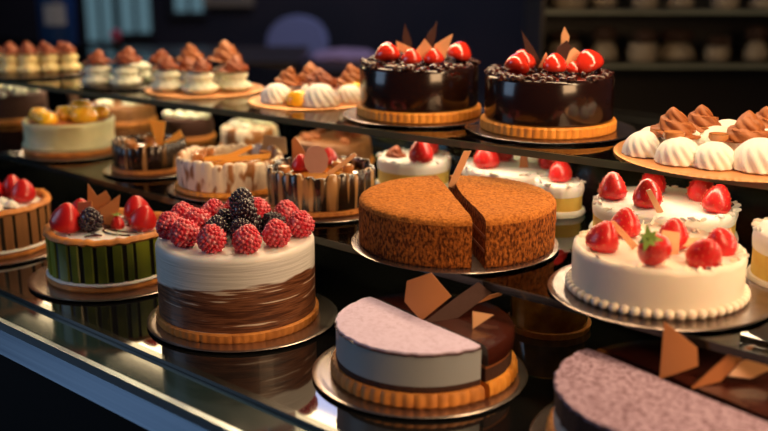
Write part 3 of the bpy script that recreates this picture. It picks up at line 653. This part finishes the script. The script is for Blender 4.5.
back_cake(-1.850, 1.250, .070, .044, 'brownp', 'cream', 'blurred cake with pale top behind the apricot cake', 12, 'mint')
back_cake(-2.080, 1.110, .085, .060, 'sponge', 'cream', 'blurred dark cake beyond the apricot cake at the far left', 16, 'mint')
back_cake(-2.330, 1.200, .090, .060, 'paleside', 'cream', 'farthest blurred pale cake at the left of the middle shelf', 12, 'mocha')
def bar_upright(x, y):
    t = thing('shelf_upright', 'slim brown upright between the shelves at the far left', 'upright', (x, y, M_))
    bm = bmesh.new(); box(bm, -.007, .007, -.010, .010, 0, T_-M_-.0105); part('post', bm, mat('bronze', (.14, .08, .05), .35, metal=.5), t)
    bm = bmesh.new(); box(bm, -.014, .014, -.016, .016, 0, .003); part('foot', bm, M['black'], t)
bar_upright(-1.96, 1.20)

# ---------------- top shelf ----------------
def on_top(x, y, up=PZ): return (x, y, T_+up)
def glazed_cake(c, label, seed):
    R, H = .0925, .078
    t = thing('chocolate_cake', label, 'cake', c)
    part('crust', rev([(0, 0), (R+.001, 0), (R+.003, .002), (R+.003, .013), (R+.001, .0155), (0, .0155)], n=260, fn=flute(56, .020)), M['crustpale'], t)
    part('glaze', rev([(0, .0156), (R-.002, .0156), (R-.001, .019), (R-.001, .045), (R-.001, H-.005), (R-.003, H-.001), (R-.007, H), (R*.5, H), (0, H)], n=128, fn=nfn(.0008, 25)), M['choc'], t, 60)
    bm = bmesh.new(); rnd = random.Random(seed)
    for k in range(150):
        a = rnd.uniform(0, 2*pi); r = R*(rnd.uniform(.80, .965) if k < 105 else rnd.uniform(.1, .8))
        rot = Matrix.Rotation(rnd.uniform(0, 6), 3, 'Z') @ Matrix.Rotation(rnd.uniform(-.6, .6), 3, 'X')
        ball(bm, (r*cos(a), r*sin(a), H+rnd.uniform(-.001, .004)), rnd.uniform(.004, .0075), 1, (1.4, .8, .7), rot)
    part('ganache_crumble', bm, M['ganache'], t, 70)['kind'] = 'stuff'
    return (c[0], c[1], c[2]+H+.004)
plate(.120, on_top(-.979, 1.203, 0), 'round silver plate under the left glazed chocolate cake', 'platedark')
plate(.122, on_top(-.760, 1.232, 0), 'round silver plate under the right glazed chocolate cake', 'platedark')
cA = on_top(-.981, 1.203); tA = glazed_cake(cA, 'left of the two dark glazed chocolate cakes on the top shelf', 1)
cB = on_top(-.764, 1.232); tB = glazed_cake(cB, 'right of the two dark glazed chocolate cakes on the top shelf', 2)
berry('cherry', off(tA, -.048, .0), 'glossy red berry at the left of the left glazed cake', s=1.25, tilt=(0, -.3))
berry('cherry', off(tA, .060, .010), 'glossy red berry at the right of the left glazed cake', s=1.2, tilt=(0, .3))
berry('cherry', off(tA, -.012, -.018, -.002), 'low red berry at the front left of the left glazed cake', s=.95)
berry('cherry', off(tA, .022, -.016, -.002), 'low red berry at the front right of the left glazed cake', s=.95)
sheet('chocolate_shard', [(-.007, 0), (.005, 0), (.008, .024), (.0, .056), (-.006, .036)], .002, M['sharddark'], off(tA, -.016, .020, .0), (0, radians(-6), face(0)), 'left dark upright chocolate petal on the left glazed cake')
sheet('chocolate_shard', [(-.004, 0), (.006, 0), (.012, .034), (.012, .060), (-.002, .036)], .002, M['sharddark'], off(tA, .010, .020, .0), (0, radians(6), face(0)), 'right dark upright chocolate petal on the left glazed cake')
sheet('chocolate_shard', [(-.004, 0), (.008, .0), (.002, .014), (-.026, .026), (-.024, .014)], .002, M['shardpale'], off(tA, -.010, .004, .004), (0, 0, face(0)), 'left orange caramel petal on the left glazed cake')
sheet('chocolate_shard', [(-.022, 0), (.018, 0), (.014, .012), (.0, .030), (-.010, .016)], .002, M['shardpale'], off(tA, .008, -.008, .005), (0, 0, face(0)), 'middle pointed caramel shard on the left glazed cake')
sheet('chocolate_shard', [(-.010, 0), (.012, 0), (.024, .038), (-.004, .022)], .002, M['shardpale'], off(tA, .028, .004, .003), (0, 0, face(0)), 'right tall caramel shard on the left glazed cake')
berry('cherry', off(tB, -.050, -.012), 'cut red strawberry at the left of the right glazed cake', s=1.2, tilt=(.1, -.5))
berry('cherry', off(tB, -.036, .022), 'red strawberry behind the left one on the right glazed cake', s=1.2)
berry('cherry', off(tB, .004, -.014), 'red berry in the front middle of the right glazed cake', s=1.15)
berry('cherry', off(tB, .058, .002), 'large red berry at the right of the right glazed cake', s=1.3, tilt=(0, .3))
berry('cherry', off(tB, .034, .0, -.003), 'small low red berry on the right glazed cake', s=.7)
sheet('chocolate_shard', [(-.004, 0), (.006, 0), (.002, .030), (-.006, .062), (-.010, .034)], .002, M['sharddark'], off(tB, -.012, .014, .0), (0, radians(-22), face(0)), 'left dark chocolate petal leaning left on the right glazed cake')
sheet('chocolate_shard', [(-.010, 0), (.006, 0), (.010, .022), (.002, .030), (-.010, .018)], .002, M['sharddark'], off(tB, .018, .012, .012), (0, radians(8), face(0)), 'dark speckled chocolate petal on the right glazed cake')
sheet('chocolate_shard', [(-.004, 0), (.006, .0), (.008, .012), (.0, .026), (-.004, .014)], .002, M['shardpale'], off(tB, .022, .024, .034), (0, 0, face(0)), 'caramel tip above the dark petal on the right glazed cake')
sheet('chocolate_shard', [(-.014, 0), (.014, .004), (.016, .020), (.004, .028), (-.012, .014)], .002, M['shardpale'], off(tB, .032, .014, .003), (radians(-10), 0, face(0)), 'square caramel shard on the right glazed cake')
sheet('chocolate_shard', [(-.010, 0), (.010, 0), (.0, .022)], .002, M['shardpale'], off(tB, -.006, .004, .004), (0, 0, face(0)), 'small caramel triangle on the right glazed cake')

# meringue boards
def board_items(base, items, board, where):
    for kind, a, b, u, s_, nme in items:
        data, cat, noun = {'w': (W_FLAT, 'meringue', 'white piped meringue'), 't': (W_TALL, 'cream puff', 'tall white cream puff'), 'p': (W_PUFF, 'cream puff', 'pale yellow cream puff'), 'b': (B_CONE, 'cream curl', 'mocha cream curl'), 'c': (B_CONE2, 'cream curl', 'brown cream curl'), 'o': (COIN, 'candy', 'caramel drop'), 'f': (FRUIT, 'fruit', 'yellow fruit piece')}[kind]
        pastry(data, off(base, a, b, u), '%s %s on %s' % (noun, nme, where), cat, '%s pieces on %s' % (noun, where), s=s_, tilt=(0, 0) if kind not in 'b' else (random.uniform(-.1, .1), random.uniform(-.1, .1)))
doily(.150, on_top(-.482, 1.229, 0), 'round gold beaded board under the meringues at the right end of the top shelf')
bR = off(on_top(-.482, 1.229, .0018), -.010, 0)
board_items(bR, [
    ('w', -.108, .000, 0, 1.0, 'at the left end'), ('w', -.078, -.048, 0, 1.05, 'second from the left in the front row'), ('w', -.042, -.070, 0, 1.0, 'third from the left in the front row'),
    ('w', .008, -.086, 0, 1.25, 'largest in the front row'), ('f', .052, -.108, 0, 1.1, 'right of the largest meringue'), ('w', .075, -.060, 0, 1.1, 'at the right front'),
    ('w', -.056, .010, 0, 1.1, 'under the leftmost curl'), ('w', -.010, .020, 0, 1.1, 'in the middle'), ('w', -.036, .062, 0, 1.1, 'at the back left'), ('w', .020, .068, 0, 1.1, 'at the back'), ('w', .052, .000, 0, 1.1, 'right of the middle'), ('w', -.084, .050, 0, .9, 'behind the leftmost one'),
    ('b', -.070, .004, .024, 1.10, 'leftmost, standing on the meringues'), ('b', -.022, .044, .022, 1.05, 'second from the left, at the back'), ('b', .010, -.030, .024, 1.10, 'at the front middle'), ('b', .058, .034, .022, 1.05, 'at the right back'),
    ('o', -.090, .004, .026, 1.1, 'at the left, beside the first curl'), ('o', -.082, -.036, .027, 1.3, 'at the left front'), ('o', -.028, -.038, .026, 1.2, 'between the front meringues')],
    None, 'the right gold board')
doily(.104, on_top(-1.212, 1.195, 0), 'round gold beaded board under the meringues left of the glazed chocolate cakes')
b4 = on_top(-1.212, 1.195, .0018)
board_items(b4, [
    ('w', -.055, -.025, 0, 1.05, 'at the left'), ('w', .020, -.060, 0, 1.2, 'at the front'), ('w', .066, -.020, 0, .95, 'at the right'), ('w', .004, -.010, 0, 1.0, 'in the middle'), ('w', .050, .062, 0, .9, 'at the back right'), ('w', -.014, .050, 0, 1.0, 'at the back left'),
    ('f', -.016, -.058, 0, 1.35, 'in front between the meringues'), ('f', -.050, .030, .0, 1.0, 'under the left curl'), ('f', .072, .022, 0, 1.6, 'under the right curl'),
    ('b', -.038, .008, .024, .95, 'at the left'), ('b', -.002, .044, .024, 1.05, 'at the back'), ('c', .026, -.040, .027, 1.2, 'at the front'), ('b', .070, .035, .024, 1.0, 'at the right'), ('c', .012, .004, .026, 1.2, 'in the middle')],
    None, 'the gold board beside the glazed cakes')
doily(.106, on_top(-1.452, 1.160, 0), 'third gold board from the right, under the tall cream puffs')
b3 = on_top(-1.452, 1.160, .0018)
board_items(b3, [
    ('t', -.062, -.020, 0, .96, 'at the left front'), ('t', .000, -.048, 0, .98, 'at the middle front'), ('t', .058, -.016, 0, .92, 'at the right front'), ('t', -.036, .040, 0, .94, 'at the left back'), ('t', .034, .044, 0, .94, 'at the right back'),
    ('c', -.062, -.022, .040, 1.0, 'on the left front puff'), ('c', .004, -.048, .040, 1.0, 'on the middle front puff'), ('c', .060, -.020, .036, 1.15, 'on the right front puff'), ('b', -.030, .042, .044, 1.05, 'on the left back puff'), ('b', .034, .044, .046, 1.15, 'on the right back puff'), ('c', -.028, -.004, .035, 1.0, 'between the front puffs')],
    None, 'the third board from the right')
plate(.095, on_top(-1.622, 1.118, 0), 'dark plate under the two pale cream puffs on the top shelf', 'platedark')
b2 = on_top(-1.622, 1.118, .0031)
board_items(b2, [('t', -.052, -.030, 0, .95, 'at the left'), ('t', .003, -.044, 0, .88, 'at the middle'), ('t', .062, -.010, 0, .88, 'at the right'), ('t', .010, .036, 0, .84, 'at the back'),
    ('c', -.052, -.030, .040, 1.1, 'on the left puff'), ('c', .006, -.036, .042, 1.25, 'on the middle puff'), ('c', .062, -.010, .038, 1.1, 'on the right puff')], None, 'the second top plate from left')
plate(.120, on_top(-1.915, 1.085, 0), 'dark plate under the yellow cream puffs at the left end of the top shelf', 'platedark')
b1 = on_top(-1.915, 1.085, .0031)
names = ['at the far left', 'second from the left', 'in the middle', 'second from the right', 'at the right end']
for i in range(5):
    a = -.070+.0365*i; b = -.040+.014*abs(i-1.5)
    board_items(b1, [('p', a, b, 0, 1.12, names[i]+' in front'), ('c', a, b, .040, .85, names[i]+' in front')], None, 'the leftmost top plate')
for i in range(4):
    a = -.052+.036*i
    board_items(b1, [('p', a, .020, 0, 1.12, names[i]+' behind'), ('c', a, .020, .040, .85, names[i]+' behind')], None, 'the leftmost top plate')

# ---------------- the dim room beyond ----------------
def G(right, away, z): return (RX*right+AX*away, RY*right+AY*away, z)
def view_box(bm, r0, r1, a0_, a1_, z0, z1): box(bm, r0, r1, a0_, a1_, z0, z1)
FR = (0, 0, radians(41.2))   # local x = camera-right, local y = away
def struct_far(name, r0, r1, a0_, a1_, z0, z1, m):
    bm = bmesh.new(); box(bm, r0, r1, a0_, a1_, z0, z1); return tag(link(name, mesh_of(bm, name, m), rot=FR), None, None, kind='structure')
struct_far('wall_back', -5, 5, 7.0, 7.1, -.85, 2.6, mat('dark_back_wall', (.012, .011, .018), .7, mix=((.03, .02, .025), (1.5, 1.5, 1.5), .4, .7, 2)))
dimw = mat('dusky_window', (.05, .08, .09), .2, emit=(.16, .30, .36), es=.40)
fr = mat('dark_window_frame', (.02, .02, .025), .5)
def far_window(i, px0, px1, z0, z1):
    r0, r1 = (px0-384)/1000*7*1.0, (px1-384)/1000*7*1.0
    w_ = struct_far('window_%d' % i, r0, r1, 6.97, 6.99, z0, z1, dimw)
    bm = bmesh.new(); mid = (r0+r1)/2
    box(bm, r0-.03, r0, 6.94, 6.999, z0-.03, z1+.03); box(bm, r1, r1+.03, 6.94, 6.999, z0-.03, z1+.03); box(bm, r0, r1, 6.94, 6.999, z0-.03, z0); box(bm, r0, r1, 6.94, 6.999, z1, z1+.03); box(bm, mid-.012, mid+.012, 6.955, 6.969, z0, z1)
    f = link('window_frame', mesh_of(bm, 'window_frame', fr), parent=w_)
far_window(1, 93, 120, -.18, 1.4); far_window(2, 126, 156, -.12, 1.4); far_window(3, 180, 208, .02, 1.4)
t = thing('picture_frame', 'blurred tan framed picture on the far wall, upper left', 'picture', G((231-384)/1000*6.9, 6.93, .06)); t.rotation_euler = FR
bm = bmesh.new()
for q in ((-.17, .17, 0, .05), (-.17, .17, .35, .40), (-.17, -.12, .05, .35), (.12, .17, .05, .35)): box(bm, q[0], q[1], 0, .03, q[2], q[3])
part('frame', bm, mat('tan_frame', (.30, .22, .13), .6, emit=(.3, .2, .1), es=.0), t)
bm = bmesh.new(); box(bm, -.12, .12, .01, .025, .05, .35); part('picture_panel', bm, mat('picture_panel', (.06, .08, .09), .5), t)

# far counter on the left with a blue jar and a pink flower cup
t = thing('counter', 'dark counter far behind the top shelf on the left', 'counter', G(-1.35, 4.1, -.85)); t.rotation_euler = FR
bm = bmesh.new(); box(bm, -1.1, 1.0, -.25, .3, 0, .86); part('cabinet', bm, mat('counter_brown', (.025, .015, .012), .5), t)
bm = bmesh.new(); box(bm, -1.12, 1.02, -.28, .32, .861, .89); part('worktop', bm, mat('counter_top', (.03, .018, .015), .35), t)
t = thing('blue_jar', 'dark blue jar with a pale patch, on the far counter at upper left', 'jar', G((62-384)/1000*4.1, 4.1, .0405)); t.rotation_euler = FR
part('body', rev([(0, 0), (.066, 0), (.072, .01), (.074, .25), (.060, .30), (.04, .33), (.04, .36), (0, .36)], n=48), mat('blue_plastic', (.012, .055, .20), .35), t)
bm = bmesh.new(); revolve(bm, [(.0755, .12), (.0765, .12), (.0765, .20), (.0755, .20), (.0755, .12)], t0=radians(250), t1=radians(315), n=12); part('patch', bm, mat('pale_patch', (.45, .48, .55), .5), t)
t = thing('flower_cup', 'small dark cup with a pink bloom on the far counter', 'flower', G((119-384)/1000*4.0, 4.0, .0405)); t.rotation_euler = FR
part('cup', rev([(0, 0), (.018, 0), (.024, .06), (.021, .06), (.016, .004), (0, .004)], n=24), M['black'], t)
bm = bmesh.new()
for p in fib(16): ball(bm, (p.x*.014, p.y*.014, .085+p.z*.016), .011, 1)
bmesh.ops.create_cone(bm, cap_ends=True, segments=6, radius1=.002, radius2=.002, depth=.08, matrix=Matrix.Translation((0, 0, .045)))
part('bloom', bm, mat('pink_petals', (.55, .07, .14), .6), t)

# upholstered chairs
def chair(right, away, zt, wd, m, label):
    t = thing('upholstered_chair', label, 'chair', G(right, away, -.85), 0, None); t.rotation_euler = FR
    H_ = zt+.85; h = wd/2
    bm = bmesh.new(); n = 20; rows = []
    for y in (0, .08):
        r = [bm.verts.new((-h, y, .48)), bm.verts.new((-h, y, H_-h*.8))]
        r += [bm.verts.new((-h*cos(pi*i/n), y, H_-h*.8+h*.8*sin(pi*i/n))) for i in range(1, n)]
        r += [bm.verts.new((h, y, H_-h*.8)), bm.verts.new((h, y, .48))]; rows.append(r)
    A, B = rows
    for i in range(len(A)): bm.faces.new((A[i], A[(i+1) % len(A)], B[(i+1) % len(B)], B[i]))
    bm.faces.new(A); bm.faces.new(B); bmesh.ops.bevel(bm, geom=[e for e in bm.edges if abs(e.verts[0].co.y-e.verts[1].co.y) < .001], offset=.02, segments=3, affect='EDGES')
    part('backrest', bm, m, t, 60)
    bm = bmesh.new(); box(bm, -h, h, -.42, .08, .40, .479); part('seat', bm, m, t)
    for x in (-h+.03, h-.03):
        for y in (-.38, .04):
            bm = bmesh.new(); bmesh.ops.create_cone(bm, cap_ends=True, segments=8, radius1=.012, radius2=.018, depth=.398, matrix=Matrix.Translation((x, y, .2))); part('leg', bm, M['black'], t)
chair((298-384)/1000*5.6, 5.6, .085, .34, mat('lavender_cloth', (.24, .26, .42), .9), 'pale blue-violet rounded chair back in the dark room, above the gold board')
chair((560-384)/1000*5.0, 5.0, .16, .34, mat('grey_violet_cloth', (.13, .13, .21), .9), 'dim grey-violet rounded chair back in the dark room, above the right glazed cake')
def table(right, away, z, wd, label):
    t = thing('round_table', label, 'table', G(right, away, -.85)); t.rotation_euler = FR; h = z+.85
    part('tabletop', rev([(0, h-.03), (wd, h-.03), (wd, h), (0, h)], n=48), mat('dark_table', (.02, .012, .012), .5), t)
    part('column', rev([(0, .02), (.03, .02), (.03, h-.031), (0, h-.031)], n=20), M['black'], t)
    part('foot', rev([(0, 0), (.22, 0), (.2, .019), (0, .019)], n=32), M['black'], t)
table((350-384)/1000*5.3, 4.7, -.06, .33, 'small dark round table in the room beyond, upper middle')
bm = bmesh.new(); ball(bm, (0, 0, .0), .15, 3, (1.1, .8, .28)); bmesh.ops.bisect_plane(bm, geom=bm.verts[:]+bm.edges[:]+bm.faces[:], plane_co=(0, 0, -.015), plane_no=(0, 0, 1), clear_inner=True)
bmesh.ops.contextual_create(bm, geom=[e for e in bm.edges if e.is_boundary])
for v in bm.verts: v.co.z += .015+.012*noise.noise(v.co*20) if v.co.z > -.01 else .015
tag(link('folded_cloth', mesh_of(bm, 'folded_cloth', mat('mauve_cloth', (.30, .19, .26), .9), 60), G((350-384)/1000*5.3, 4.7, -.0595), FR), 'crumpled mauve cloth on the small dark table beyond the case', 'cloth')

# back display rack on the right with dim pastries
rk = thing('display_rack', 'dark rack of dim pastries far behind the right glazed cake', 'rack', G(1.0, 3.0, -.85)); rk.rotation_euler = FR
brown = mat('dark_rack', (.018, .013, .010), .4); fedge = mat('rack_edge', (.16, .17, .13), .3)
for zz in (.985, 1.135):
    bm = bmesh.new(); box(bm, -.55, 1.0, -.16, .20, zz, zz+.012); s_ = part('shelf_board', bm, brown, rk)
    bm = bmesh.new(); box(bm, -.55, 1.0, -.165, -.1605, zz, zz+.012); e_ = part('edge_strip', bm, fedge, s_)
bm = bmesh.new(); box(bm, -.55, 1.0, .201, .22, 0, 1.5); part('back_panel', bm, brown, rk)
bm = bmesh.new(); box(bm, -.55, 1.0, -.15, .20, 0, .6); part('cabinet', bm, brown, rk)
for x in (-.56, 1.0):
    bm = bmesh.new(); box(bm, x, x+.0095, -.16, .20, 0, 1.5); part('side_panel', bm, brown, rk)
rnd = random.Random(11)
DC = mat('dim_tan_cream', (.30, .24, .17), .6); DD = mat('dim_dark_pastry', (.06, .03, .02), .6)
def dim_mesh(cone):
    bm = swirl_bm(.045, .05, 8, 1, .1) if cone else rev([(0, 0), (.045, 0), (.05, .02), (.045, .045), (0, .05)], n=24)
    me = mesh_of(bm, 'pastry_bun', DC, 60); return me
ma, mb = dim_mesh(True), dim_mesh(False)
mc = mesh_of(cone_swirl_bm(.042, .040), 'chocolate_topping', DD, 60)
names = ['leftmost', 'second from the left', 'third from the left', 'fourth from the left', 'middle', 'fourth from the right', 'third from the right', 'second from the right', 'rightmost', 'last']
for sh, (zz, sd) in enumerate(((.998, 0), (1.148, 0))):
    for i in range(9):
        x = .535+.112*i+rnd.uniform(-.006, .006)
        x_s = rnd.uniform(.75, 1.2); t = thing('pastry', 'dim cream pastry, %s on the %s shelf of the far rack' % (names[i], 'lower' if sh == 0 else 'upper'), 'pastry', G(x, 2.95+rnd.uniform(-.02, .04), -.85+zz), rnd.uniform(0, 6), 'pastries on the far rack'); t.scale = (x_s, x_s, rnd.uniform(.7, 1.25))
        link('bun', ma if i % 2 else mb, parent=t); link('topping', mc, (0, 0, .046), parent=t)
area('rack_light', G(1.1, 2.6, .62), G(1.1, 3.0, .15), .9, .1, (1, .78, .5), .4)
